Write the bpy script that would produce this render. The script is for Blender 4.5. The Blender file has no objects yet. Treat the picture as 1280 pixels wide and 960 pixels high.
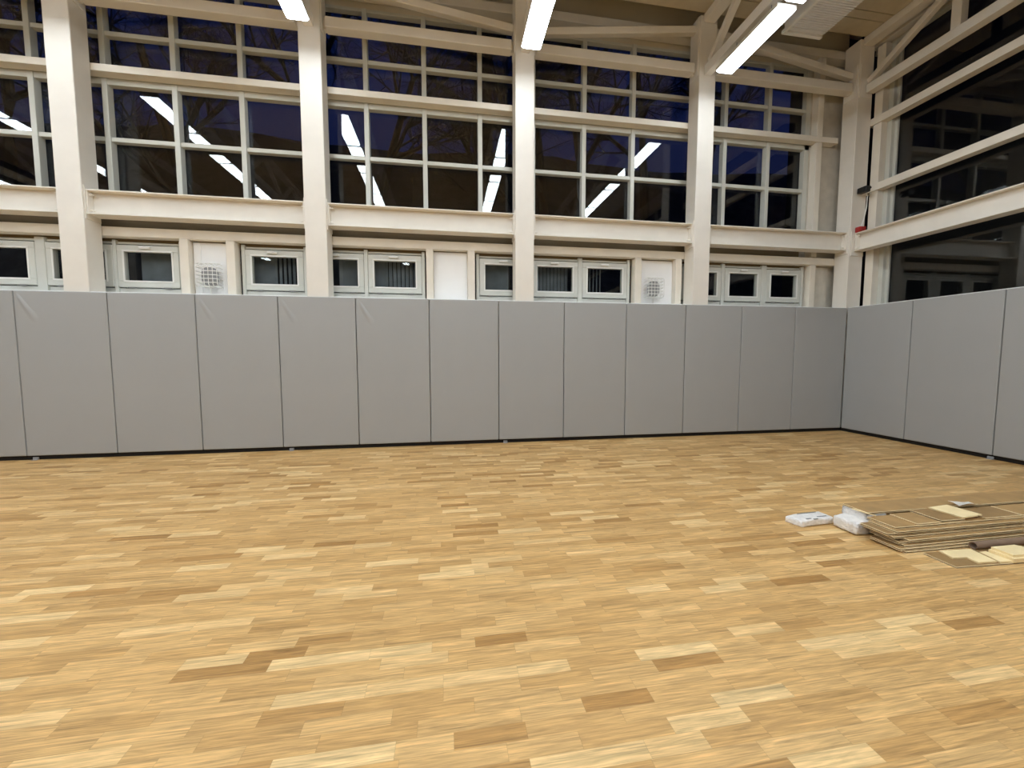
import bpy, bmesh, math, random
from mathutils import Vector, Matrix
random.seed(7)
scn = bpy.context.scene
col = scn.collection
PI = math.pi

# ------------------------------------------------------------------ materials
def lin(c):
    return tuple(((v/255)/12.92 if v/255 <= .04045 else (((v/255)+.055)/1.055)**2.4) for v in c) + (1,)

def mat(name, rgb, rough=.5, metal=0, noise=0, nscale=8, bump=0, bscale=60, spec=.5, coat=0):
    m = bpy.data.materials.new(name); m.use_nodes = True
    nt = m.node_tree; b = nt.nodes['Principled BSDF']
    b.inputs['Roughness'].default_value = rough
    b.inputs['Metallic'].default_value = metal
    b.inputs['Specular IOR Level'].default_value = spec
    b.inputs['Coat Weight'].default_value = coat
    tc = nt.nodes.new('ShaderNodeTexCoord')
    base = lin(rgb)
    n = nt.nodes.new('ShaderNodeTexNoise'); n.inputs['Scale'].default_value = nscale
    n.inputs['Detail'].default_value = 5
    nt.links.new(tc.outputs['Object'], n.inputs['Vector'])
    r = nt.nodes.new('ShaderNodeValToRGB')
    k = max(noise, .01)
    r.color_ramp.elements[0].position = .3; r.color_ramp.elements[1].position = .7
    r.color_ramp.elements[0].color = tuple(v*(1-k) for v in base[:3])+(1,)
    r.color_ramp.elements[1].color = tuple(min(1, v*(1+k)) for v in base[:3])+(1,)
    nt.links.new(n.outputs['Fac'], r.inputs['Fac'])
    nt.links.new(r.outputs['Color'], b.inputs['Base Color'])
    if bump:
        n2 = nt.nodes.new('ShaderNodeTexNoise'); n2.inputs['Scale'].default_value = bscale
        nt.links.new(tc.outputs['Object'], n2.inputs['Vector'])
        bp = nt.nodes.new('ShaderNodeBump'); bp.inputs['Strength'].default_value = bump
        bp.inputs['Distance'].default_value = .01
        nt.links.new(n2.outputs['Fac'], bp.inputs['Height'])
        nt.links.new(bp.outputs['Normal'], b.inputs['Normal'])
    return m

def emis(name, rgb, s):
    m = bpy.data.materials.new(name); m.use_nodes = True
    nt = m.node_tree; nt.nodes.clear()
    o = nt.nodes.new('ShaderNodeOutputMaterial'); e = nt.nodes.new('ShaderNodeEmission')
    e.inputs['Color'].default_value = (*rgb, 1); e.inputs['Strength'].default_value = s
    nt.links.new(e.outputs[0], o.inputs[0])
    return m

def glass_mat(name, r0=.05, tint=(.93, .95, .94)):
    m = bpy.data.materials.new(name); m.use_nodes = True
    nt = m.node_tree; nt.nodes.clear(); N = nt.nodes.new; L = nt.links.new
    o = N('ShaderNodeOutputMaterial'); mx = N('ShaderNodeMixShader')
    t = N('ShaderNodeBsdfTransparent'); t.inputs[0].default_value = (*tint, 1)
    g = N('ShaderNodeBsdfGlossy'); g.inputs['Roughness'].default_value = .0
    lw = N('ShaderNodeLayerWeight'); lw.inputs['Blend'].default_value = .5
    p = N('ShaderNodeMath'); p.operation = 'POWER'; p.inputs[1].default_value = 5
    a = N('ShaderNodeMath'); a.operation = 'MULTIPLY_ADD'
    a.inputs[1].default_value = 1-r0; a.inputs[2].default_value = r0
    L(lw.outputs['Facing'], p.inputs[0]); L(p.outputs[0], a.inputs[0]); L(a.outputs[0], mx.inputs[0])
    L(t.outputs[0], mx.inputs[1]); L(g.outputs[0], mx.inputs[2]); L(mx.outputs[0], o.inputs[0])
    return m

def parquet():
    m = bpy.data.materials.new('oak_parquet'); m.use_nodes = True
    nt = m.node_tree; N = nt.nodes.new; L = nt.links.new
    b = nt.nodes['Principled BSDF']
    tc = N('ShaderNodeTexCoord'); sp = N('ShaderNodeSeparateXYZ'); L(tc.outputs['Object'], sp.inputs[0])
    def M(op, a, b_=None, c=None):
        n = N('ShaderNodeMath'); n.operation = op
        for i, v in enumerate((a, b_, c)):
            if v is None: continue
            if isinstance(v, (int, float)): n.inputs[i].default_value = v
            else: L(v, n.inputs[i])
        return n.outputs[0]
    yr = M('DIVIDE', sp.outputs['Y'], .066)
    row = M('FLOOR', yr); fy = M('FRACT', yr)
    w = M('MULTIPLY_ADD', row, 37.37, M('MULTIPLY', sp.outputs['X'], 3.3))
    vo = N('ShaderNodeTexVoronoi'); vo.voronoi_dimensions = '1D'; vo.inputs['Scale'].default_value = 1
    vo.inputs['Randomness'].default_value = .75; L(w, vo.inputs['W'])
    ve = N('ShaderNodeTexVoronoi'); ve.voronoi_dimensions = '1D'; ve.feature = 'DISTANCE_TO_EDGE'
    ve.inputs['Scale'].default_value = 1; ve.inputs['Randomness'].default_value = .75; L(w, ve.inputs['W'])
    sc = N('ShaderNodeSeparateColor'); L(vo.outputs['Color'], sc.inputs[0])
    # grain, stretched along the strip, shifted per strip
    cv = N('ShaderNodeCombineXYZ')
    L(M('MULTIPLY', sp.outputs['X'], 3.0), cv.inputs[0])
    L(M('MULTIPLY', sp.outputs['Y'], 34.0), cv.inputs[1])
    L(M('MULTIPLY_ADD', sc.outputs[1], 40.0, M('MULTIPLY', row, 3.1)), cv.inputs[2])
    g1 = N('ShaderNodeTexNoise'); g1.inputs['Scale'].default_value = 1.3; g1.inputs['Detail'].default_value = 6
    g1.inputs['Roughness'].default_value = .62; g1.inputs['Distortion'].default_value = .9
    L(cv.outputs[0], g1.inputs['Vector'])
    cv2 = N('ShaderNodeCombineXYZ')
    L(M('MULTIPLY', sp.outputs['X'], 7.0), cv2.inputs[0]); L(M('MULTIPLY', sp.outputs['Y'], 190.0), cv2.inputs[1])
    L(M('MULTIPLY', sc.outputs[2], 30), cv2.inputs[2])
    g2 = N('ShaderNodeTexNoise'); g2.inputs['Scale'].default_value = 1; g2.inputs['Detail'].default_value = 3
    L(cv2.outputs[0], g2.inputs['Vector'])
    # strip tone
    r = N('ShaderNodeValToRGB'); e = r.color_ramp.elements
    e[0].position = 0; e[0].color = FL[0]
    e[1].position = 1; e[1].color = FL[3]
    x = e.new(.10); x.color = FL[1]
    x = e.new(.80); x.color = FL[2]
    L(sc.outputs[0], r.inputs['Fac'])
    tone = M('MULTIPLY_ADD', g1.outputs['Fac'], 1.25, .37)
    tone = M('MULTIPLY', tone, M('MULTIPLY_ADD', g2.outputs['Fac'], .9, .55))
    cv3 = N('ShaderNodeCombineXYZ')
    L(M('MULTIPLY', sp.outputs['X'], 1.6), cv3.inputs[0]); L(M('MULTIPLY', sp.outputs['Y'], 85.0), cv3.inputs[1]); L(M('MULTIPLY', sc.outputs[1], 55), cv3.inputs[2])
    g3 = N('ShaderNodeTexNoise'); g3.inputs['Scale'].default_value = 1; g3.inputs['Detail'].default_value = 4; g3.inputs['Distortion'].default_value = 1.6
    L(cv3.outputs[0], g3.inputs['Vector'])
    mr = N('ShaderNodeMapRange'); mr.inputs[1].default_value = .53; mr.inputs[2].default_value = .70; mr.inputs[3].default_value = 1; mr.inputs[4].default_value = .70
    L(g3.outputs['Fac'], mr.inputs[0]); tone = M('MULTIPLY', tone, mr.outputs[0])
    g4 = N('ShaderNodeTexNoise'); g4.inputs['Scale'].default_value = .9; g4.inputs['Detail'].default_value = 3
    L(tc.outputs['Object'], g4.inputs['Vector']); tone = M('MULTIPLY', tone, M('MULTIPLY_ADD', g4.outputs['Fac'], .16, .96))
    # thin joints
    ey = M('MINIMUM', fy, M('SUBTRACT', 1, fy))
    jy = M('GREATER_THAN', ey, .012); jx = M('GREATER_THAN', ve.outputs['Distance'], .004)
    j = M('MULTIPLY_ADD', M('MULTIPLY', jx, jy), .16, .84)
    tone = M('MULTIPLY', tone, j)
    mx = N('ShaderNodeVectorMath'); mx.operation = 'SCALE'
    L(r.outputs['Color'], mx.inputs[0]); L(tone, mx.inputs['Scale'])
    L(mx.outputs[0], b.inputs['Base Color'])
    L(M('MULTIPLY_ADD', g1.outputs['Fac'], .14, .40), b.inputs['Roughness'])
    bp = N('ShaderNodeBump'); bp.inputs['Strength'].default_value = .12; bp.inputs['Distance'].default_value = .002
    L(g1.outputs['Fac'], bp.inputs['Height']); L(bp.outputs['Normal'], b.inputs['Normal'])
    b.inputs['Specular IOR Level'].default_value = .35
    return m

FL = [lin((168, 126, 72)), lin((190, 150, 94)), lin((208, 169, 112)), lin((222, 190, 136))]
M_floor = parquet()
M_pad = mat('grey_vinyl', (167, 168, 168), .42, noise=.012, nscale=3, bump=.05, bscale=220, spec=.4)
M_steel = mat('cream_painted_steel', (233, 227, 217), .45, noise=.03, nscale=4, bump=.03, bscale=30)
M_steel2 = mat('cream_painted_timber', (234, 226, 212), .5, noise=.035, nscale=5)
M_panel = mat('white_board', (250, 250, 250), .5, noise=.01)
M_fascia = mat('cream_fascia', (214, 205, 186), .6, noise=.03, nscale=3)
M_recess = mat('fascia_recess_shade', (122, 104, 76), .7, noise=.06, nscale=3)  # fascia darkened to brown, shade under the I-beams put into the colour
M_alu = mat('grey_painted_aluminium', (206, 206, 197), .35, noise=.02)
M_sash = mat('pale_grey_window_plastic', (213, 214, 207), .35, noise=.015)
M_white = mat('white_plastic', (238, 238, 234), .35)
M_black = mat('black_backing_gap_shade', (16, 13, 12), .8)  # pad backing, and the painted shade of the gap below the pads
M_dark = mat('dark_gap_board', (42, 34, 27), .9)
M_ceil = mat('beige_ceiling_board', (196, 184, 160), .7, noise=.05, nscale=6)
M_plaster = mat('rough_plaster', (206, 199, 186), .85, noise=.09, nscale=6, bump=.35, bscale=22)
M_far = mat('far_wall_paint', (88, 84, 78), .8, noise=.05)
M_duct = mat('galvanised_duct', (222, 219, 214), .42, metal=.15, noise=.06, nscale=7)
M_lamp = emis('tube_light', (.86, .94, 1.0), 22)
M_glass = glass_mat('window_glass', .052)
M_glass2 = glass_mat('small_window_glass', .03)
M_blind = mat('grey_blind_fabric', (120, 126, 134), .8, noise=.2, nscale=5)
M_bark = mat('dark_bark', (24, 22, 26), .95, noise=.2, nscale=4)
M_bank = mat('leafy_bank', (50, 50, 52), 1, noise=.4, nscale=3, bump=.6, bscale=6)
M_night = mat('dark_render', (34, 31, 29), .9, noise=.1, nscale=2)
M_ply = mat('brown_board_back', (170, 136, 88), .6, noise=.12, nscale=9)
M_plyd = mat('dark_brown_board', (150, 119, 76), .6, noise=.12, nscale=9)
M_core = mat('board_edge', (246, 222, 178), .6, noise=.1, nscale=20)
M_pale = mat('pale_offcut', (246, 224, 174), .5, noise=.06, nscale=9)
M_wrap = mat('crinkled_plastic', (236, 233, 230), .28, noise=.08, nscale=30, bump=.9, bscale=45)
M_paper = mat('white_paper', (245, 243, 238), .7)
M_print = mat('grey_print', (120, 122, 122), .6)
M_tube = mat('cardboard_tube', (128, 104, 84), .75, noise=.1)
M_red = mat('red_plastic', (168, 42, 36), .45)
M_cam = mat('black_plastic', (14, 14, 14), .4)
M_wire = mat('white_wire', (236, 236, 232), .4)
M_fit = mat('grey_fitting', (150, 150, 152), .4)
M_house = mat('lamp_housing', (225, 222, 214), .5)

# ------------------------------------------------------------------ mesh helpers
def box(bm, x0, x1, y0, y1, z0, z1, bev=0, seg=1):
    if x0 > x1: x0, x1 = x1, x0
    if y0 > y1: y0, y1 = y1, y0
    if z0 > z1: z0, z1 = z1, z0
    b2 = bmesh.new()
    vs = [b2.verts.new(p) for p in ((x0,y0,z0),(x1,y0,z0),(x1,y1,z0),(x0,y1,z0),(x0,y0,z1),(x1,y0,z1),(x1,y1,z1),(x0,y1,z1))]
    for f in ((0,3,2,1),(4,5,6,7),(0,1,5,4),(1,2,6,5),(2,3,7,6),(3,0,4,7)):
        b2.faces.new([vs[i] for i in f])
    if bev:
        bmesh.ops.bevel(b2, geom=b2.edges[:], offset=bev, segments=seg, affect='EDGES', profile=.6)
    me = bpy.data.meshes.new('t'); b2.to_mesh(me); b2.free(); bm.from_mesh(me); bpy.data.meshes.remove(me)

def bar(bm, a, b, w, h, bev=0, side=None):
    """rectangular bar from a to b; w = width across (horizontal), h = height"""
    a = Vector(a); b = Vector(b); d = (b-a); L = d.length; d.normalize()
    s = side and Vector(side).normalized() or d.cross(Vector((0,0,1)))
    if s.length < 1e-4: s = Vector((1,0,0))
    s.normalize(); u = s.cross(d).normalized()
    b2 = bmesh.new(); box(b2, 0, L, -w/2, w/2, -h/2, h/2, bev)
    mt = Matrix((( d.x, s.x, u.x, a.x),(d.y, s.y, u.y, a.y),(d.z, s.z, u.z, a.z),(0,0,0,1)))
    bmesh.ops.transform(b2, matrix=mt, verts=b2.verts)
    if mt.determinant() < 0: bmesh.ops.reverse_faces(b2, faces=b2.faces)
    me = bpy.data.meshes.new('t'); b2.to_mesh(me); b2.free(); bm.from_mesh(me); bpy.data.meshes.remove(me)

def tube(bm, pts, rad, n=8, caps=True):
    pts = [Vector(p) for p in pts]
    if not isinstance(rad, (list, tuple)): rad = [rad]*len(pts)
    rings = []
    for i, p in enumerate(pts):
        d = (pts[min(i+1, len(pts)-1)] - pts[max(i-1, 0)]).normalized()
        s = d.cross(Vector((0,0,1)))
        if s.length < .05: s = d.cross(Vector((1,0,0)))
        s.normalize(); u = s.cross(d)
        rings.append([bm.verts.new(p + (s*math.cos(2*PI*k/n) + u*math.sin(2*PI*k/n))*rad[i]) for k in range(n)])
    for a, b in zip(rings, rings[1:]):
        for k in range(n):
            bm.faces.new((a[k], a[(k+1)%n], b[(k+1)%n], b[k]))
    if caps:
        bm.faces.new(rings[0][::-1]); bm.faces.new(rings[-1])

def obj(name, bm, m, parent=None, loc=(0,0,0), smooth=False):
    """link one mesh; the bmesh is in world coordinates (local to the parent's origin when parented)"""
    me = bpy.data.meshes.new(name)
    if any(loc): bmesh.ops.translate(bm, verts=bm.verts, vec=-Vector(loc))
    bm.normal_update(); bm.to_mesh(me); bm.free()
    if isinstance(m, (list, tuple)):
        for q in m: me.materials.append(q)
    else: me.materials.append(m)
    if smooth:
        for p in me.polygons: p.use_smooth = True
    o = bpy.data.objects.new(name, me); col.objects.link(o)
    o.location = loc
    if parent: o.parent = parent
    return o

def thing(name, label, cat, loc=(0,0,0), rot=0, group=None):
    o = bpy.data.objects.new(name, None); col.objects.link(o); o.empty_display_size = .1
    o.location = loc; o.rotation_euler = (0, 0, rot)
    o['label'] = label; o['category'] = cat
    if group: o['group'] = group
    return o
def tag(o, label, cat, group=None, kind=None):
    o['label'] = label; o['category'] = cat
    if group: o['group'] = group
    if kind: o['kind'] = kind
    return o
def struct(name, bm, m, label=None, parent=None):
    o = obj(name, bm, m, parent)
    if parent is None: o['kind'] = 'structure'
    if label: o['label'] = label
    return o
def dup(root, loc=None, label=None, group=None):
    r = root.copy(); col.objects.link(r)
    if loc is not None: r.location = loc
    if label: r['label'] = label
    if group: r['group'] = group
    for ch in list(root.children):
        c = ch.copy(); col.objects.link(c); c.parent = r
        for g in list(ch.children):
            d = g.copy(); col.objects.link(d); d.parent = c
    return r
B = bmesh.new

ORD = ['first', 'second', 'third', 'fourth', 'fifth', 'sixth', 'seventh', 'eighth', 'ninth', 'tenth', 'eleventh',
       'twelfth', 'thirteenth', 'fourteenth', 'fifteenth']
COLX = [-17.106, -14.233, -11.36, -8.497, -5.60, -2.723, .165]   # steel columns
XL, YF = -18.4, -13.0                                                # room limits: left wall, wall behind the camera
BAYS = [(COLX[i], COLX[i+1]) for i in range(6)]

# ------------------------------------------------------------------ room shell
bm = B(); box(bm, XL, .33, YF, .33, -.12, 0); struct('floor', bm, M_floor, 'light oak strip parquet sports floor')
# back wall: solid base behind the pads, band above the small windows, head above the tall windows, plaster corner strip
bm = B()
box(bm, XL, .33, .33, .62, 0, 2.11)
struct('wall_back', bm, M_fascia)
bm = B(); box(bm, XL, -.45, .472, .60, 2.83, 3.0); box(bm, XL, -.45, .56, .60, 3.0, 3.38); box(bm, XL, -.45, .472, .60, 3.38, 3.425); struct('trim_8', bm, M_recess)  # upper band of the back wall, with its recess shade painted in
bm = B(); box(bm, XL, .30, .50, .60, 6.27, 6.95); struct('trim_9', bm, M_fascia)
bm = B(); box(bm, -.44, .30, .46, .58, 2.11, 6.27); struct('wall_corner', bm, M_plaster)
bm = B(); box(bm, .335, .60, YF, .32, 0, 2.11); box(bm, .50, .60, YF, .2, 6.38, 6.95); struct('wall_right', bm, M_fascia)
bm = B(); box(bm, XL-.2, XL, YF, .62, 0, 6.95); struct('wall_left', bm, M_far)
bm = B(); box(bm, XL, .6, YF-.2, YF, 0, 6.95); struct('wall_front', bm, M_far)
# ceiling: boards laid parallel to the back wall, roof deck above the eaves
bm = B()
y = .03; w_ = [.29, .14, .30, .14]; k = 0
while y > YF:
    w = w_[k % 4]; box(bm, XL, .30, y-w+.012, y, 6.52, 6.58); y -= w; k += 1
box(bm, XL, .60, YF, .6, 6.95, 7.05)
struct('ceiling', bm, M_ceil)
# black strips standing in for the deep shade of the gap under the pads
bm = B(); box(bm, XL, .05, .032, .045, 0, .06); struct('pad_gap_shade_back', bm, M_black)
bm = B(); box(bm, .032, .045, YF, .03, 0, .06); struct('pad_gap_shade_right', bm, M_black)

# ------------------------------------------------------------------ wall pads
def make_pad(name_label, group):
    t = thing('wall_pad', name_label, 'wall padding', (0, 0, 0), 0, group)
    bm = B(); box(bm, .004, .996, -.0, .05, .055, 2.118, .012, 3)
    obj('cover', bm, M_pad, t)
    bm = B(); box(bm, .03, .97, .03, .052, .05, .07); obj('backing', bm, M_black, t)
    return t
pad0 = None
for i in range(14):
    n = 14 - i                                   # 1 = leftmost of the photo .. 14 in the corner
    x0 = -i - 1
    if i == 0: lab = 'grey wall pad on the long wall, right beside the room corner'
    elif i >= 13: lab = 'grey wall pad on the long wall, beyond the left edge of the photo'
    else: lab = 'grey wall pad on the long wall, %s pad counting left from the room corner' % ORD[i]
    if i == 12: lab = 'grey wall pad cut by the left edge of the photo, on the long wall'
    if pad0 is None:
        pad0 = make_pad(lab, 'grey pads along the long wall'); pad0.location = (x0, 0, 0); p = pad0
    else:
        p = dup(pad0, (x0, 0, 0), lab)
for i, (ya, yb) in enumerate(((0, .969), (.969, 1.96), (1.96, 2.95), (2.95, 3.94))):
    lab = ['grey wall pad on the short right wall, touching the corner',
           'grey wall pad on the short right wall, second from the corner',
           'grey wall pad cut by the right edge of the photo',
           'grey wall pad on the short right wall, just beyond the photo'][i]
    p = dup(pad0, (0, -ya-.002, 0), lab, 'grey pads along the short right wall')
    p.rotation_euler = (0, 0, -PI/2); p.scale = ((yb-ya), 1, 1)
for i, amp in ((11, 1.0), (8, .7), (7, 1.0), (9, .6)):
    p = [o for o in bpy.data.objects if o.name.startswith('wall_pad') and abs(o.location.x+i+1) < .01 and abs(o.rotation_euler.z) < .1][0]
    bm = B(); nu, nv = 30, 40; g = []
    for a in range(nu+1):
        for b in range(nv+1):
            u, v = .01+.36*a/nu, .46*b/nv                 # u to the right of the pad's top left corner, v downwards
            t_ = (u*.50+v*.87)/1.0; d_ = (u*.87-v*.50) - .02
            r_ = amp*.011*math.exp(-(d_/(.016+.05*t_))**2)*max(0, math.sin(PI*min(1, max(0, (t_-.02)/.42))))
            r_ -= amp*.006*math.exp(-((d_-.05)/.02)**2)*max(0, math.sin(PI*min(1, max(0, (t_-.02)/.3))))
            g.append(bm.verts.new((u, .0022-r_-.0016*(0 < a < nu and 0 < b < nv)*min(1, a/4, b/4, (nu-a)/4, (nv-b)/4), 2.105-v)))
    for a in range(nu):
        for b in range(nv): bm.faces.new((g[a*(nv+1)+b], g[a*(nv+1)+b+1], g[(a+1)*(nv+1)+b+1], g[(a+1)*(nv+1)+b]))
    obj('crease', bm, M_pad, p, smooth=True)
# little floor brackets showing in the shadow gap
bk = None
for q, (bx, by, rz) in enumerate(((-11.92, .0, 0), (-8.9, .0, 0), (-5.9, .0, 0), (.0, -1.94, -PI/2))):
    bm = B(); box(bm, -.03, .03, .012, .03, 0, .035, .003); box(bm, -.03, .03, -.012, .03, 0, .005)
    o = obj('floor_bracket', bm, M_fit); o.location = (bx, by, 0); o.rotation_euler = (0, 0, rz)
    tag(o, ['small metal bracket under the pads near the left edge of the photo', 'small metal bracket under the pads below the second full column',
            'small metal bracket under the pads at the middle of the long wall', 'small metal bracket under the right wall pads'][q], 'bracket')

# ------------------------------------------------------------------ columns
CW = .28
where = ['beyond the photo at the far left', 'just left of the photo', 'nearest the left edge of the photo',
         'second from the left in the photo', 'at the middle of the photo', 'next to the corner column',
         'standing in the room corner']
for i, cx in enumerate(COLX):
    t = thing('steel_column', 'tall cream painted steel column, %s' % where[i], 'column', (cx, .18, 0), 0, 'cream columns of the long wall')
    bm = B(); top = 6.5
    box(bm, -CW/2, CW/2, -.13, .13, 0, top, .006)
    obj('shaft', bm, M_steel, t)
    if i < 6:
        for s in (-1, 1):                       # narrow welded plates where beams bolt on
            bm = B(); box(bm, s*CW/2, s*(CW/2+.012), -.11, .115, 3.04, 3.45, .002)
            box(bm, s*CW/2, s*(CW/2+.012), -.10, .10, 5.64, 6.5 if s*(-1)**i > 0 else 6.12, .002)
            obj('gusset_plate', bm, M_steel, t)
    else:
        bm = B(); box(bm, -CW/2-.012, -CW/2, -.11, .115, 3.04, 3.45, .002); box(bm, -CW/2-.012, -CW/2, -.10, .10, 5.60, 6.12, .002)
        obj('gusset_plate', bm, M_steel, t)
        bm = B(); box(bm, -.12, .13, -.142, -.13, 3.0, 3.42, .002); box(bm, -.12, .12, -.142, -.13, 5.58, 6.10, .002)
        obj('gusset_plate', bm, M_steel, t)

# ------------------------------------------------------------------ I-beams between the columns
def ibeam(bm, x0, x1, ya, yb, z0, z1, ft=.016, wt=.014):
    ym = (ya+yb)/2
    box(bm, x0, x1, ya, yb, z0, z0+ft, .002); box(bm, x0, x1, ya, yb, z1-ft, z1, .002)
    box(bm, x0, x1, ym-wt/2, ym+wt/2, z0+ft, z1-ft)
bayname = ['in the bay beyond the left edge', 'in the second bay beyond the left edge', 'in the bay cut by the left edge of the photo',
           'in the first full bay from the left', 'in the bay left of the middle column', 'x', 'y']
bayname = ['wholly outside the photo', 'in the bay cut by the left edge of the photo', 'in the first full bay from the left',
           'in the bay just left of the middle column', 'in the bay just right of the middle column', 'in the bay beside the room corner']
for i, (a, b) in enumerate(BAYS):
    x0, x1 = a+CW/2+.014, b-CW/2-.014
    t = thing('i_beam', 'cream steel I-beam under the tall windows, %s' % bayname[i], 'beam', ((x0+x1)/2, .18, 3.1), 0, 'cream I-beams under the tall windows')
    h = (x1-x0)/2
    bm = B(); ibeam(bm, -h, h, -.10, .10, 0, .305); obj('beam', bm, M_steel, t)
    for s in (-1, 1):
        bm = B(); box(bm, s*h, s*(h-.014), -.095, .095, .016, .29, .002)
        o = obj('end_plate', bm, M_steel, t)
        for z in (.05, .25):
            bm = B(); tube(bm, [(s*(h-.014), -.05, z), (s*(h-.04), -.05, z)], .016, 6)
            tube(bm, [(s*(h-.03), -.05, z), (s*(h-.06), -.05, z)], .009, 6); obj('bolt', bm, M_steel, o)
    # upper tie beam
    t2 = thing('tie_beam', 'square cream tie beam high across the tall windows, %s' % bayname[i], 'beam', ((x0+x1)/2, .18, 5.7), 0, 'cream tie beams high on the long wall')
    bm = B(); box(bm, -h+.03, h-.03, -.08, .07, 0, .135, .006); obj('beam', bm, M_steel, t2)
    for s in (-1, 1):
        bm = B(); box(bm, s*(h-.0), s*(h-.035), -.03, .03, -.012, .14, .002); obj('end_plate', bm, M_steel, t2)
    # sloping brace
    za, zb = ((6.33, 6.02) if i % 2 else (6.02, 6.36))
    if i == 5: za, zb = 6.37, 5.97
    t3 = thing('diagonal_brace', 'sloping cream brace, %s' % bayname[i], 'brace', ((x0+x1)/2, .18, za), 0, 'sloping braces under the roof')
    bm = B(); bar(bm, (-h-.003, -.0, 0), (h+.003, -.0, zb-za), .09, .10, .005); obj('brace_bar', bm, M_steel, t3)

# right wall: I-beam, two rails, tie beam, brace and hanger
t = thing('i_beam', 'long cream steel I-beam running along the right wall', 'beam', (.20, .03, 3.08))
bm = B(); bm2 = B(); ibeam(bm2, YF, 0, -.10, .10, 0, .30)
bmesh.ops.transform(bm2, matrix=Matrix.Rotation(PI/2, 4, 'Z'), verts=bm2.verts)
me = bpy.data.meshes.new('t'); bm2.to_mesh(me); bm2.free(); bm.from_mesh(me); bmesh.ops.reverse_faces(bm, faces=[])
obj('beam', bm, M_steel, t)
bm = B(); box(bm, -.095, .095, -.014, -.0, .016, .285, .002); ep = obj('end_plate', bm, M_steel, t)
for z in (.05, .25):
    bm = B(); tube(bm, [(-.05, -.014, z), (-.05, -.04, z)], .016, 6); obj('bolt', bm, M_steel, ep)
for nm, zz, lab in (('window_rail', 4.055, 'lower cream rail crossing the big right-hand window, below the darker rail'),
                    ('window_rail', 5.145, 'upper cream rail crossing the big right-hand window')):
    bm = B(); box(bm, .315, .455, YF+.01, .15 if zz < 5 else .10, zz, zz+.115, .004)
    o = obj(nm, bm, M_steel2, loc=(.38, 0, zz)); tag(o, lab, 'rail', 'cream rails of the right-hand window')
bm = B(); box(bm, .14, .29, YF, .02, 5.64, 5.775, .006); o = obj('tie_beam', bm, M_steel, loc=(.21, 0, 5.64))
tag(o, 'cream tie beam high along the right wall, meeting the corner column', 'beam')
bm = B(); box(bm, .075, .255, YF, .048, 6.40, 6.515, .005); o = obj('edge_beam', bm, M_steel, loc=(.165, 0, 6.4))
tag(o, 'cream roof edge beam leaving the top of the corner column', 'beam')
bm = B(); bar(bm, (.21, .03, 5.83), (.21, -1.0, 6.36), .09, .09, .005); o = obj('diagonal_brace', bm, M_steel, loc=(.21, .03, 5.84))
tag(o, 'steep cream brace rising from the corner column along the right wall', 'brace')
bm = B(); box(bm, .15, .27, -1.20, -1.085, 5.776, 6.398, .005); o = obj('hanger_post', bm, M_steel, loc=(.21, -1.1, 5.78))
tag(o, 'short upright cream post above the right wall tie beam', 'post')

# ------------------------------------------------------------------ continuous rails and lintel on the long wall
bm = B(); box(bm, XL, .30, .315, .455, 2.90, 3.02, .004); o = obj('lintel_beam', bm, M_steel2, loc=(-8, .38, 2.9))
tag(o, 'long cream lintel running above the row of small windows', 'beam')
bm = B(); box(bm, XL, -.02, .315, .455, 4.975, 5.065, .004); o = obj('window_rail', bm, M_steel2, loc=(-8, .38, 4.975))
tag(o, 'long cream rail crossing the tall windows of the long wall', 'rail')
bm = B(); box(bm, XL, .30, .33, .49, 6.37, 6.50, .004); o = obj('eaves_beam', bm, M_steel2, loc=(-8, .4, 6.37))
tag(o, 'cream eaves beam along the top of the tall windows', 'beam')
bm = B(); box(bm, .34, .48, YF, .15, 6.42, 6.54, .004); o = obj('eaves_beam', bm, M_steel2, loc=(.41, -3, 6.42))
tag(o, 'cream eaves beam along the top of the right-hand window', 'beam')

# sill trims between the columns
n = 1
for i, (a, b) in enumerate(BAYS):
    bm = B(); box(bm, a+CW/2+.002, b-CW/2-.002, .056, .48, 2.112, 2.132, .004); struct('trim_%d' % n, bm, M_white); n += 1
bm = B(); box(bm, .056, .48, YF, .03, 2.112, 2.132, .004); struct('trim_%d' % n, bm, M_white); n += 1

# studs
def post(x0, x1, y0, y1, z0, z1, lab, m=M_steel2, name='stud_post', grp=None):
    bm = B(); box(bm, x0, x1, y0, y1, z0, z1, .005); o = obj(name, bm, m, loc=((x0+x1)/2, (y0+y1)/2, z0)); tag(o, lab, 'post', grp)
    return o
studs = [(-10.325, -10.215, 'left post of the white panel in the first full bay'),
         (-9.75, -9.64, 'right post of the white panel in the first full bay'),
         (-7.045, -6.94, 'left post of the plain white panel left of the middle column'),
         (-6.43, -6.32, 'right post of the plain white panel left of the middle column'),
         (-3.72, -3.61, 'left post of the white panel right of the middle column'),
         (-3.005, -2.90, 'right post of the white panel, close to the fourth column')]
for a, b, s in studs: post(a, b, .31, .47, 2.133, 2.898, 'cream upright ' + s)
post(-.43, -.32, .33, .458, 2.133, 2.898, 'short cream post beside the last small window near the corner')
post(-.43, -.32, .33, .458, 3.03, 4.972, 'tall cream post between the tall window and the room corner')
post(-.43, -.32, .33, .458, 5.068, 6.36, 'cream post above the rail beside the room corner')
post(.335, .458, -.10, .03, 2.133, 4.053, 'cream post at the start of the right-hand window, below the rail')
post(.335, .458, -.10, .03, 4.172, 5.143, 'cream post at the start of the right-hand window, between the rails')
post(.335, .458, -.10, .03, 5.262, 6.38, 'cream post at the start of the right-hand window, above the upper rail')

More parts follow.
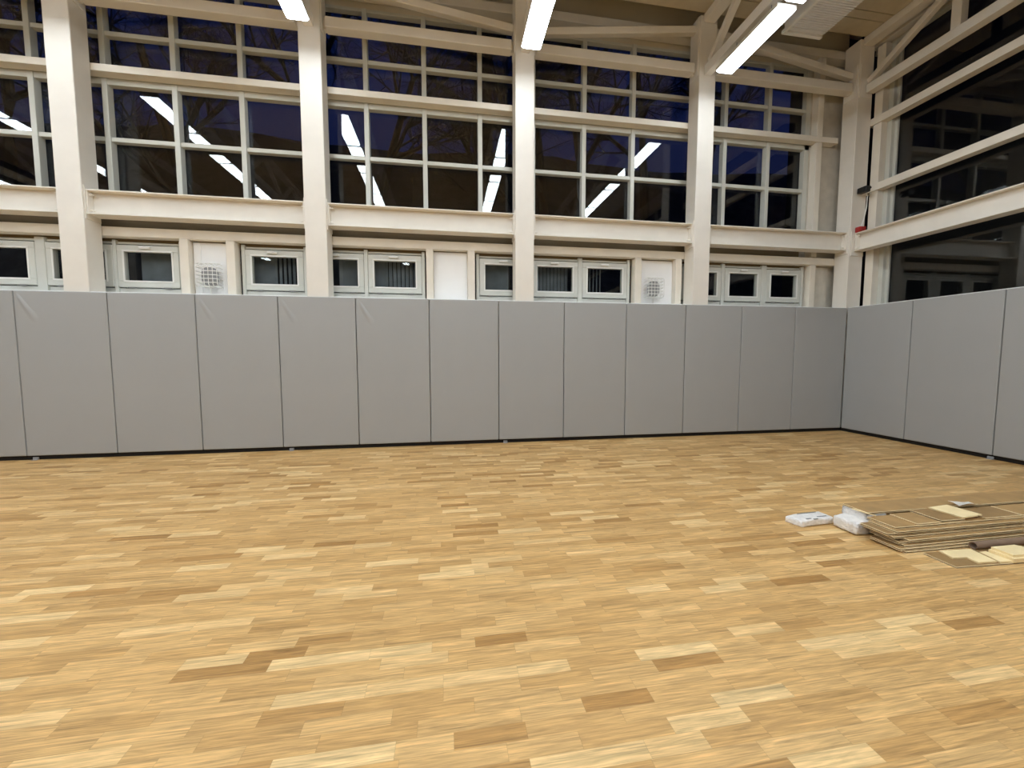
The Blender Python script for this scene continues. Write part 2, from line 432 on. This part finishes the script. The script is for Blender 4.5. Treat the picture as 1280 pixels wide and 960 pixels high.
# white infill panels between the posts
for a, b, s in ((-10.213, -9.752, 'white infill panel behind the left wire guard'), (-6.938, -6.432, 'plain white infill panel left of the middle column'),
                (-3.608, -3.007, 'white infill panel behind the right wire guard'), (-.318, .02, None)):
    bm = B(); box(bm, a, b, .42, .45, 2.133, 2.885, .003)
    o = obj('infill_panel', bm, M_panel if s else M_plaster, loc=((a+b)/2, .43, 2.133))
    if s:
        tag(o, s, 'panel')
        if 'wire' in s:
            bm = B(); box(bm, a+.01, a+.10, .405, .419, 2.135, 2.88, .003); o2 = obj('cover_strip', bm, M_panel, o); o2.location = -o.location
    else: tag(o, 'dull cream infill panel beside the corner column', 'panel')

# ------------------------------------------------------------------ tall windows of the long wall (one per bay)
G = [-7.87 + .827*k for k in range(-13, 9)]
def tall_window(n, x0, x1, first, last):
    t = bpy.data.objects.new('window_%d' % n, None); col.objects.link(t); t['kind'] = 'structure'
    bm = B()
    xr = x1
    for z0, z1 in ((3.425, 3.47), (4.90, 4.985), (5.06, 5.10), (6.225, 6.268)):
        box(bm, x0, xr, .465, .555, z0, z1, .003)
    if last:
        box(bm, xr-.09, xr, .465, .555, 3.42, 6.268, .003)
    obj('window_frame', bm, M_alu, t)
    for g in G:
        if x0 < g < xr-.2:
            bm = B(); box(bm, g-.033, g+.033, .45, .556, 3.43, 4.97, .004); box(bm, g-.033, g+.033, .45, .556, 5.07, 6.266, .004)
            obj('mullion', bm, M_alu, t)
    for z in (4.175, 5.52):
        bm = B(); box(bm, x0, xr-.01, .47, .553, z, z+.058, .004); obj('transom', bm, M_alu, t)
    bm = B(); box(bm, x0, xr, .558, .570, 3.425, 6.268); obj('pane', bm, M_glass, t)
nw = 1
for i, (a, b) in enumerate(BAYS):
    last = i == 5
    tall_window(nw, a, b if not last else -.445, i == 0, last); nw += 1

# right-hand window: one tall glazed wall
t = bpy.data.objects.new('window_%d' % nw, None); col.objects.link(t); t['kind'] = 'structure'; nw += 1
bm = B()
box(bm, .46, .556, -.165, -.06, 2.133, 6.38, .004); box(bm, .52, .556, -.21, -.165, 2.133, 6.38, .003)
box(bm, .47, .556, YF, -.17, 2.133, 2.16, .003); box(bm, .47, .556, YF, -.17, 6.34, 6.38, .003)
obj('window_frame', bm, M_alu, t)
bm = B(); box(bm, .558, .570, YF, -.17, 2.133, 6.38); obj('pane', bm, M_glass, t)
for yy in (-3.3, -6.3, -9.3):
    bm = B(); box(bm, .47, .556, yy-.035, yy+.035, 2.16, 6.34, .004); obj('mullion', bm, M_alu, t)

# ------------------------------------------------------------------ small tilting windows
SW = [(-13.70, -12.92, 0), (-12.87, -12.09, 0), (-11.97, -11.20, 0), (-11.15, -10.40, 1), (-9.56, -8.79, 2), (-8.72, -7.955, 3), (-7.895, -7.12, 4),
      (-6.24, -5.47, 5), (-5.41, -4.655, 6), (-4.575, -3.81, 7), (-2.84, -2.09, 0), (-2.02, -1.31, 0), (-1.21, -.52, 0)]
def small_window(n, x0, x1, style, gl, gr):
    t = bpy.data.objects.new('window_%d' % n, None); col.objects.link(t); t['kind'] = 'structure'
    t.location = (x0, .47, 2.14)
    w = x1-x0
    bm = B()     # fixed outer frame
    box(bm, -.003, w+.003, -.02, .08, 0, .10, .003); box(bm, -.003, w+.003, -.02, .08, .69, .72, .003)
    if gl > .15: box(bm, -.05, -.004, -.045, .08, 0, .74, .004)
    box(bm, w+.004, w+(.05 if gr > .15 else gr-.004), -.048, .08, 0, .74, .004)
    obj('window_frame', bm, M_sash, t)
    bm = B()     # opening sash: four rails round the pane
    f = .085; a, b = .112, .675
    box(bm, 0, w, -.05, .03, a, a+f, .006); box(bm, 0, w, -.05, .03, b-f, b, .006)
    box(bm, 0, f, -.049, .03, a+f-.004, b-f+.004, .006); box(bm, w-f, w, -.049, .03, a+f-.004, b-f+.004, .006)
    s = obj('sash', bm, M_sash, t)
    bm = B(); i0, i1 = f-.018, f+.004
    for q in ((i0, w-i0, a+f-.018, a+f+.004), (i0, w-i0, b-f-.004, b-f+.018)): box(bm, q[0], q[1], -.057, -.046, q[2], q[3], .003)
    for q in ((i0, i1), (w-i1, w-i0)): box(bm, q[0], q[1], -.057, -.046, a+f-.01, b-f+.01, .003)
    obj('glazing_bead', bm, M_white, s)
    bm = B(); box(bm, w/2-.03, w/2+.03, -.062, -.05, b-.05, b-.02, .004); box(bm, w/2-.085, w/2+.05, -.092, -.062, b-.052, b-.022, .01, 2)
    obj('handle', bm, M_white, s)
    for hx in (.16, w-.16):
        bm = B(); box(bm, hx-.045, hx+.045, -.058, -.02, a-.012, a-.002, .002); obj('hinge', bm, M_fit, t)
    bm = B(); box(bm, f-.01, w-f+.01, -.012, -.004, a+f-.01, b-f+.01); obj('pane', bm, M_glass2, s)
    # what hangs behind the glass
    if style:
        bm = B()
        def slats(u0, u1, pitch, sw, ang=.5):
            u = u0
            while u < u1:
                c = math.cos(ang)*sw/2; d = math.sin(ang)*sw/2
                bar(bm, (u, .16, .10), (u, .16, .72), sw, .004, side=(math.cos(ang), math.sin(ang), 0)); u += pitch
        if style == 1: slats(.25*w, w, .05, .058, .1)
        if style == 2: slats(.05, .4*w, .045, .055, .1); slats(.42*w, w-.05, .062, .035, .4)
        if style == 3: slats(.52*w, w, .05, .058, .12)
        if style == 4: slats(.05, .3*w, .045, .055, .1); slats(.3*w, w-.02, .062, .05, .3)
        if style == 5: slats(.05, .60*w, .045, .055, .1)
        if style == 6: slats(.08, w-.1, .06, .055, .25)
        if style == 7: slats(.08, .5*w, .06, .03, .5)
        obj('vertical_blind', bm, M_blind, t)
for q, (x0, x1, st) in enumerate(SW):
    small_window(nw, x0, x1, st, x0-SW[q-1][1] if q else 1, SW[q+1][0]-x1 if q < len(SW)-1 else 1); nw += 1

# ------------------------------------------------------------------ wire guards with fittings
def wire_guard(x, z, lab):
    t = thing('wire_guard', lab, 'guarded fitting', (x, .385, z))
    bm = B(); W, H, D = .27, .31, .13; r = .006
    for k in range(6):
        u = -W/2 + W*k/5
        tube(bm, [(u, .02, -H/2), (u, -D+.03, -H/2), (u, -D, -H/2+.03), (u, -D, H/2-.03), (u, -D+.03, H/2), (u, .02, H/2)], r, 5)
    for k in range(7):
        v = -H/2 + H*k/6
        d = D if 0 < k < 6 else D-.03
        tube(bm, [(-W/2, .02, v), (-W/2, -d+.03, v), (-W/2+.02, -d, v), (W/2-.02, -d, v), (W/2, -d+.03, v), (W/2, .02, v)], r, 5)
    obj('cage', bm, M_wire, t)
    bm = B(); bmesh.ops.create_uvsphere(bm, u_segments=20, v_segments=12, radius=1)
    
    for v in bm.verts:
        v.co = Vector([math.copysign(abs(q)**.6, q) for q in v.co])
    bmesh.ops.scale(bm, vec=(.10, .05, .125), verts=bm.verts); bmesh.ops.translate(bm, vec=(0, -.03, -.01), verts=bm.verts)
    obj('fitting_body', bm, M_fit, t, smooth=True)
    bm = B(); tube(bm, [(0, -.03, -.12), (0, -.03, -.25)], .008, 6); box(bm, -.03, .03, -.05, -.0, -.265, -.25, .003); obj('stem', bm, M_wire, t)
wire_guard(-9.985, 2.42, 'white wire guard over a round fitting, in the first full bay at the left')
wire_guard(-3.375, 2.42, 'white wire guard over a round fitting, right of the middle column')

# ------------------------------------------------------------------ roof trusses (one above every column line) and the light rows
P, LZ = 1.175, 5.40
tw = ['far left outside the photo', 'just outside the left of the photo', 'over the column nearest the left edge', 'over the second column from the left',
      'over the middle column', 'over the column next to the corner']
for i, cx in enumerate(COLX[:6]):
    t = thing('roof_truss', 'cream steel roof truss running away from the wall, %s' % tw[i], 'truss', (cx, 0, 5.6), 0, 'cream roof trusses')
    bm = B(); box(bm, -.06, .06, YF, .048, .03, .175, .005); obj('bottom_chord', bm, M_steel, t)
    bm = B(); box(bm, -.09, .09, YF, .048, .80, .915, .005); obj('top_chord', bm, M_steel, t)
    y = 0; k = 0
    while y > YF+1.3:
        bm = B()
        if k % 2 == 0: bar(bm, (0, y-.02, .20), (0, y-.80, .84), .085, .085, .004)
        else: bar(bm, (0, y-.0, .84), (0, y-1.1, .20), .085, .085, .004)
        obj('diagonal', bm, M_steel, t)
        y -= .80 if k % 2 == 0 else 1.1; k += 1
def make_light():
    t = thing('linear_light', 'x', 'ceiling light', (0, 0, 0))
    bm = B(); box(bm, -.135, .135, -1.09, 0, .008, .055, .006)
    obj('housing', bm, M_house, t)
    bm = B(); box(bm, -.128, .128, -1.083, -.007, -.024, .007)
    for v in bm.verts:
        if v.co.z < 0: v.co.x *= .80; v.co.y = -.545 + (v.co.y+.545)*.97
    obj('diffuser', bm, M_lamp, t)
    for yy in (-.25, -.85):
        bm = B(); tube(bm, [(0, yy, .05), (0, yy, .235)], .006, 6); box(bm, -.05, .05, yy-.012, yy+.012, .055, .07)
        obj('hanger', bm, M_fit, t)
    return t
L0 = None
rowlab = {3: 'glaring white linear light ending above the second column from the left',
          4: 'glaring white linear light at the end of its row, above the middle column',
          5: 'glaring white linear light ending at the column next to the corner'}
for i, cx in enumerate(COLX[:6]):
    for k in range(10):
        loc = (cx + (.0 if i != 5 else -.02), -.36 - P*k, LZ)
        lab = 'white linear light further along its row, out of direct view'; grp = 'linear lights out of direct view'
        if k == 0 and i in rowlab: lab = rowlab[i]; grp = 'linear lights ending at the long wall'
        if k == 0 and i not in rowlab: lab = 'linear light seen only as a reflection at the far left'; grp = 'linear lights seen by reflection'
        if k == 1 and i == 5: lab = 'second linear light of the right row, cut by the top edge of the photo'; grp = 'linear lights ending at the long wall'
        if L0 is None: L0 = make_light(); L0.location = loc; L0['label'] = lab; L0['group'] = grp
        else: dup(L0, loc, lab, grp)

# duct
t = thing('air_duct', 'pale ribbed ventilation duct hanging under the ceiling near the room corner', 'duct', (-1.60, -.5, 5.95))
bm = B(); box(bm, -.31, .31, -9.5, 0, .02, .42, .004); obj('casing', bm, M_duct, t)
bm = B(); y = -.06
while y > -4.4:
    box(bm, -.285, .30, y-.026, y, .004, .022, .003); y -= .034
obj('louvre_face', bm, M_duct, t)
bm = B(); box(bm, -.33, -.285, -9.5, .0, -.012, .03, .003); box(bm, -.33, .31, -.02, .03, -.012, .035, .003); obj('edge_angle', bm, M_house, t)
for y in (-1.0, -2.2, -3.4, -4.6, -5.8, -7.0, -8.2):
    bm = B(); box(bm, -.318, .318, y-.02, y, .0, .43); obj('joint_flange', bm, M_duct, t)
    bm = B(); tube(bm, [(-.30, y-.01, .41), (-.30, y-.01, .58)], .008, 6); obj('hanger_rod', bm, M_fit, t)

# camera on its bracket and the red box on the beam
t = thing('security_camera', 'small black camera on a white bracket beside the corner column', 'camera', (.135, -.0, 4.06))
bm = B(); box(bm, -.045, .045, -.12, .03, -.045, .045, .006); obj('camera_body', bm, M_cam, t)
bm = B(); tube(bm, [(0, -.142, 0), (0, -.155, 0)], .02, 10); obj('lens', bm, M_cam, t)
bm = B(); tube(bm, [(0, -.05, .03), (.03, -.03, .06), (.10, .03, .055), (.19, .04, .05)], .011, 6); obj('bracket', bm, M_white, t)
bm = B(); tube(bm, [(.20, -.03, 4.05), (.245, -.02, 3.98), (.25, -.01, 3.8), (.21, -.01, 3.6), (.15, -.02, 3.45)], .008, 6)
o = obj('cable', bm, M_white, loc=(.2, -.04, 3.47)); tag(o, 'thin white cable hanging from the black camera to the red box', 'cable')
t = thing('junction_box', 'small red box standing on the right wall beam by the corner column', 'box', (.145, -.02, 3.381))
bm = B(); box(bm, -.06, .05, -.05, .04, 0, .085, .008, 2); obj('box_body', bm, M_red, t)
bm = B(); box(bm, -.045, .035, -.056, -.05, .015, .07, .003); obj('cover', bm, M_red, t)

# ------------------------------------------------------------------ the pile on the floor
def board(name, cx0, cx1, y0, y1, z0, th, rot, m, lab, cat='board', grp=None, bev=.0015):
    cx, cy = (cx0+cx1)/2, (y0+y1)/2
    bm = B(); hl, hw = (cx1-cx0)/2, (y1-y0)/2
    if th > .009:
        box(bm, -hl, hl, -hw, hw, 0, th*.26, .0005); box(bm, -hl+.014, hl-.014, -hw+.014, hw-.014, th*.26, th*.66); box(bm, -hl, hl, -hw, hw, th*.66, th, .0030 if th > .013 else .0022)
    else: box(bm, -hl, hl, -hw, hw, 0, th, min(.0026, th*.4))
    o = obj(name, bm, m); 
    for p in o.data.polygons:
        mid = th > .009 and th*.2 < p.center.z < th*.70 and abs(p.normal.z) < .1 and abs(p.center.x) < hl-.004 and abs(p.center.y) < hw-.004
        if len(o.data.materials) > 1: p.material_index = 0 if (abs(p.normal.z) > .96 or mid) else 1
    # rotate about the left end so the left end stays where the photo has it
    o.rotation_euler = (0, 0, rot)
    lx, ly = cx0, cy
    o.location = (lx + hl*math.cos(rot), ly + hl*math.sin(rot), z0)
    tag(o, lab, cat, grp)
    return o
n = 9
th = .0143
lay = [(-3.775, -3.772, -3.577, .02), (-3.805, -3.760, -3.565, .006), (-3.755, -3.752, -3.555, .012),
       (-3.775, -3.730, -3.535, .01), (-3.715, -3.742, -3.545, .02), (-3.80, -3.712, -3.515, .014), (-3.825, -3.695, -3.505, .0), (-3.765, -3.706, -3.512, .008),
       (-3.740, -3.674, -3.484, -.0)]
z = .0
for k, (lx, ya, yb, ro) in enumerate(lay):
    rank = len(lay)-1-k
    lab = ('bottom brown board of the front stack, lying on the floor' if k == 0 else
           'topmost full length brown board of the front stack' if rank == 0 else
           'brown board in the front stack, %s layer below the topmost board' % ORD[rank-1])
    board('floor_board', lx, -1.75+random.uniform(-.1, .1), ya, yb, z, th, ro*.25, [M_ply if k % 3 else M_plyd, M_core], lab, 'board', 'brown boards stacked on the floor')
    z += th + .0008
ztop = z
# pieces on the front stack
board('board_offcut', -3.335, -3.13, -3.662, -3.462, ztop+.001, .014, -.02, [M_plyd, M_core], 'short brown offcut lying across the front stack, under the pale offcut')
board('board_offcut', -3.545, -3.345, -3.665, -3.485, ztop+.001, .007, 0, [M_ply, M_core], 'thin brown sheet on the front stack left of the brown offcut')
o = board('board_offcut', -3.165, -2.955, -3.655, -3.455, ztop+.0165, .010, 0, [M_pale, M_pale], 'pale short offcut on top of the front stack')
o.rotation_euler = (0, 0, .10)
board('board_offcut', -2.95, -2.615, -3.665, -3.485, ztop+.001, .0075, 0, [M_plyd, M_core], 'brown sheet on the front stack right of the pale offcut')
board('board_offcut', -2.605, -2.0, -3.665, -3.485, ztop+.001, .0075, .0, [M_ply, M_core], 'brown sheet at the right edge of the photo, on the front stack')
bm = B()
g = []
for i in range(7):
    for j in range(5):
        u, v = i/6, j/4
        g.append(bm.verts.new((-2.93+.19*u, -3.50+.075*v-.01*u, ztop+.034+.014*math.sin(3*u+2*v)+.012*u*v)))
for i in range(6):
    for j in range(4): bm.faces.new((g[i*5+j], g[(i+1)*5+j], g[(i+1)*5+j+1], g[i*5+j+1]))
bmesh.ops.solidify(bm, geom=bm.faces[:], thickness=.001)
o = obj('paper_sheet', bm, M_paper, loc=(-2.85, -3.46, ztop+.02)); tag(o, 'crumpled white paper sheet behind the pale offcut', 'paper')
bm = B(); bar(bm, (-3.775, -3.405, .166), (-3.70, -3.515, .150), .012, .006, .001); o = obj('wood_sliver', bm, M_pale, loc=(-3.74, -3.46, .15))
tag(o, 'thin pale wood sliver lying across the left end of the rear boards', 'stick')

# rear pack: boards wrapped in plastic at the left end, on hidden boards
for k in range(5):
    board('floor_board', -3.52, -1.8, -3.465, -3.285, k*.0165, .0155, 0, [M_ply, M_core], 'brown board hidden under the plastic wrapped pack', 'board', 'boards under the wrapped pack')
t = thing('board_pack', 'rear pack of brown boards with its left end wrapped in white plastic', 'pack', (-3.71, -3.37, .084))
bm = B(); box(bm, .02, 1.95, -.088, .086, 0, .055, .002); obj('boards', bm, M_plyd, t)
bm = B(); box(bm, -.008, .17, -.094, .092, -.004, .0575, .012, 3)
bmesh.ops.subdivide_edges(bm, edges=bm.edges[:], cuts=3, use_grid_fill=True)
for v in bm.verts: v.co += Vector((random.uniform(-.004, .004), random.uniform(-.004, .004), random.uniform(-.002, .001)))
obj('plastic_wrap', bm, M_wrap, t, smooth=True)
board('floor_board', -3.715, -1.70, -3.468, -3.280, .1432, .0125, -.002, [M_ply, M_core], 'long brown board on top of the plastic wrapped rear pack')
# lumpy plastic bag
bm = B(); box(bm, -.115, .115, -.095, .095, .0, .095, .03, 3)
bmesh.ops.subdivide_edges(bm, edges=bm.edges[:], cuts=4, use_grid_fill=True)
for v in bm.verts:
    k = .006*math.sin(60*v.co.x+3)+.005*math.sin(75*v.co.y) + random.uniform(-.0025, .0025)
    v.co += Vector((v.co.x*k*6, v.co.y*k*6, (k if v.co.z > .02 else 0)))
    v.co.z = max(v.co.z, .001)
o = obj('plastic_bag', bm, M_wrap, smooth=True); o.location = (-3.725, -3.405, 0); o.rotation_euler = (0, 0, .02)
tag(o, 'lumpy white plastic wrapped bundle on the floor at the left end of the boards', 'bag')
# flat wrapped packet
t = thing('wrapped_packet', 'long flat white wrapped packet on the floor, left of the plastic bundle', 'packet', (-4.115, -3.245, 0), .06)
bm = B(); box(bm, 0, .315, -.062, .062, .001, .055, .012, 3)
bmesh.ops.subdivide_edges(bm, edges=bm.edges[:], cuts=3, use_grid_fill=True)
for v in bm.verts:
    v.co.z = max(.001, v.co.z - .012*max(0, .06-v.co.x)/.06 + random.uniform(-.0015, .0015))
    v.co.x += -.25*v.co.y if v.co.x < .1 else 0
obj('wrapping', bm, M_wrap, t, smooth=True)
bm = B()
for a, b, c in ((.07, .115, -.045), (.12, .16, -.062), (.19, .28, -.03), (.09, .27, .05)): box(bm, a, b, c-.004, c+.004, .0545, .0575)
obj('printed_marks', bm, M_print, t)
# base board with offcuts and tube, in front
board('floor_board', -3.675, -2.2, -3.975, -3.792, .0, .0115, -.045, [M_plyd, M_core], 'single brown board flat on the floor in front of the stack')
def poly_piece(pts, z0, th, m, lab):
    bm = B(); lo = [bm.verts.new((x, y, z0)) for x, y in pts]; hi = [bm.verts.new((x, y, z0+th)) for x, y in pts]
    n = len(pts); bm.faces.new(lo[::-1]); bm.faces.new(hi)
    for i in range(n): bm.faces.new((lo[i], lo[(i+1) % n], hi[(i+1) % n], hi[i]))
    bmesh.ops.recalc_face_normals(bm, faces=bm.faces)
    c = (sum(p[0] for p in pts)/n, sum(p[1] for p in pts)/n, z0)
    o = obj('board_offcut', bm, m, loc=c); tag(o, lab, 'board'); return o
poly_piece([(-3.56, -3.805), (-3.585, -3.895), (-3.49, -3.905), (-3.50, -3.968), (-3.37, -3.975), (-3.325, -3.82)], .0125, .010, M_pale,
           'notched pale offcut lying at the left on the single front board')
poly_piece([(-3.315, -3.86), (-3.355, -3.985), (-3.262, -3.99), (-3.262, -3.86)], .0125, .009, M_pale, 'small pale offcut squeezed in the middle of the front board')
poly_piece([(-3.255, -3.868), (-3.268, -3.995), (-2.95, -4.015), (-2.99, -3.868)], .0125, .026, M_pale, 'lower of the two pale offcuts stacked on the front board')
poly_piece([(-3.235, -3.868), (-3.245, -3.978), (-2.97, -3.99), (-3.04, -3.868)], .0395, .013, M_pale, 'upper of the two pale offcuts stacked on the front board')
bm = B()
a, b = Vector((-3.285, -3.808, .0445)), Vector((-1.95, -3.806, .0445))
nseg = 28; ro_, ri_ = .024, .020
ring = lambda x, r: [bm.verts.new((x, a.y + r*math.cos(2*PI*k/nseg), a.z - .008 + r*math.sin(2*PI*k/nseg))) for k in range(nseg)]
R0, R1, R2, R3 = ring(a.x, ro_), ring(b.x, ro_), ring(a.x, ri_), ring(b.x, ri_)
for k in range(nseg):
    q = (k+1) % nseg
    bm.faces.new((R0[k], R1[k], R1[q], R0[q])); bm.faces.new((R2[k], R2[q], R3[q], R3[k]))
    bm.faces.new((R0[k], R0[q], R2[q], R2[k])); bm.faces.new((R1[k], R3[k], R3[q], R1[q]))
bmesh.ops.recalc_face_normals(bm, faces=bm.faces)
o = obj('cardboard_tube', bm, M_tube, loc=(-2.6, -3.82, .0125), smooth=True); tag(o, 'hollow brown tube lying between the front stack and the pale offcuts', 'tube')

# ------------------------------------------------------------------ outside: bank, trees, dusk sky
bm = B()
nx, ny = 40, 24; g = []
for i in range(nx+1):
    for j in range(ny+1):
        x = -34+58*i/nx; y = 1.2+30*j/ny
        z = -.3 + 11.0*(1/(1+math.exp(-(y-8.0)/1.5))) + .35*math.sin(x*.5)*math.sin(y*.4+1) + random.uniform(-.08, .08)
        g.append(bm.verts.new((x, y, z)))
for i in range(nx):
    for j in range(ny): bm.faces.new((g[i*(ny+1)+j], g[(i+1)*(ny+1)+j], g[(i+1)*(ny+1)+j+1], g[i*(ny+1)+j+1]))
o = obj('ground_bank', bm, M_bank); o['kind'] = 'structure'; o['label'] = 'dark grassy bank rising outside the windows'
def tree(x, y, z, h, lean, seed, lab):
    rnd = random.Random(seed); bm = B()
    def grow(p, d, L, r, depth):
        pts = [p]; rr = [r]; q = p.copy(); dd = d.copy()
        ns = 4
        for s in range(ns):
            dd = (dd + Vector((rnd.uniform(-.16, .16), rnd.uniform(-.16, .16), rnd.uniform(-.04, .12)))).normalized()
            q = q + dd*L/ns; pts.append(q.copy()); rr.append(r*(1-.5*(s+1)/ns))
        tube(bm, pts, rr, 6 if depth < 2 else 3, False)
        if depth >= 5: return
        for s in range(1, ns+1):
            for _ in range(2 if depth else (1 if s < 2 else 2)):
                if rnd.random() < .12: continue
                az = rnd.uniform(0, 2*PI); el = rnd.uniform(.45, 1.0)
                t1 = dd.orthogonal().normalized(); t2 = dd.cross(t1)
                nd = (dd*math.cos(el) + (t1*math.cos(az)+t2*math.sin(az))*math.sin(el)).normalized()
                if depth >= 3 and rnd.random() < .35: continue
                grow(pts[s].copy(), nd, L*rnd.uniform(.45, .68), rr[s]*.62, depth+1)
    grow(Vector((0, 0, 0)), Vector((lean, 0, 1)).normalized(), h*.55, h*.017, 0)
    o = obj('bare_tree', bm, M_bark); o.location = (x, y, z); tag(o, lab, 'tree', 'bare trees outside the tall windows')
for i, (x, y, h, ln, px) in enumerate(((-19.5, 8.5, 11, .1, 'far left'), (-14.0, 7.6, 11, -.1, 'behind the first full bay, left part'), (-11.2, 10.5, 13, .05, 'behind the first full bay, right part'),
                       (-8.9, 8.0, 10, .2, 'behind the column second from the left'), (-5.6, 8.2, 12, -.12, 'behind the bay left of the middle column'), (-4.9, 12., 14, .05, 'behind the middle column'),
                       (-3.3, 7.4, 11, -.05, 'just right of the middle column'), (-1.6, 9.0, 12, .06, 'midway between the middle and fourth columns'),
                       (.6, 8.2, 11, -.1, 'just left of the fourth column'), (3.2, 9.0, 12, .0, 'behind the bay beside the corner'))):
    zz = -.3 + 11.0*(1/(1+math.exp(-(y-8.0)/1.5))) - .3
    tree(x, y, zz, h, ln, 11+i, 'bare dark tree outside, %s' % px)

t = thing('neighbouring_building', 'dark unlit building standing outside the right-hand window', 'building', (5.5, -5, -.3))
bm = B(); box(bm, -2.6, 3.5, -9, 9.5, 0, 9.2); obj('wall', bm, M_night, t)
bm = B(); box(bm, -2.9, 3.8, -9.3, 9.8, 9.2, 9.5, .02); obj('roof', bm, M_night, t)
for q in range(3):
    bm = B(); box(bm, -2.66, -2.6, -6+3.2*q, -5+3.2*q, 4.2, 5.6, .01); obj('window', bm, M_cam, t)

w = bpy.data.worlds.new('dusk'); scn.world = w; w.use_nodes = True
nt = w.node_tree; nt.nodes.clear(); N = nt.nodes.new; L = nt.links.new
o = N('ShaderNodeOutputWorld'); bg = N('ShaderNodeBackground'); tc = N('ShaderNodeTexCoord'); sp = N('ShaderNodeSeparateXYZ')
r = N('ShaderNodeValToRGB'); e = r.color_ramp.elements
L(tc.outputs['Generated'], sp.inputs[0]); L(sp.outputs['Z'], r.inputs['Fac'])
e[0].position = 0; e[0].color = (.006, .006, .018, 1); e[1].position = 1; e[1].color = (.001, .006, .055, 1)
x = e.new(.35); x.color = (.007, .010, .040, 1); x = e.new(.62); x.color = (.002, .008, .055, 1)
L(r.outputs[0], bg.inputs[0]); bg.inputs[1].default_value = 1.0; L(bg.outputs[0], o.inputs[0])

# ------------------------------------------------------------------ camera
F, yaw, pitch, roll = 498.857, .1617, -.0707, -.001
cy, sy, cp, spp, cr, sr = math.cos(yaw), math.sin(yaw), math.cos(pitch), math.sin(pitch), math.cos(roll), math.sin(roll)
f = Vector((sy*cp, cy*cp, spp)); rt = Vector((cy, -sy, 0)); up = rt.cross(f)
r2 = cr*rt + sr*up; u2 = -sr*rt + cr*up
cam = bpy.data.cameras.new('camera'); co = bpy.data.objects.new('camera', cam); col.objects.link(co)
co.matrix_world = Matrix(((r2.x, u2.x, -f.x, -6.7597), (r2.y, u2.y, -f.y, -5.8738), (r2.z, u2.z, -f.z, 1.3114), (0, 0, 0, 1)))
cam.sensor_fit = 'HORIZONTAL'; cam.sensor_width = 36; cam.lens = 36*F/1280; cam.clip_start = .05; cam.clip_end = 200
scn.camera = co

scn.view_settings.view_transform = 'Standard'; scn.view_settings.look = 'None'
scn.view_settings.gamma = 1; scn.view_settings.use_curve_mapping = False
scn.view_settings.exposure = 0.0
scn.cycles.use_denoising = True
scn.cycles.max_bounces = 8; scn.cycles.transparent_max_bounces = 16
scn.cycles.sample_clamp_indirect = 6
scn.cycles.caustics_reflective = False; scn.cycles.caustics_refractive = False
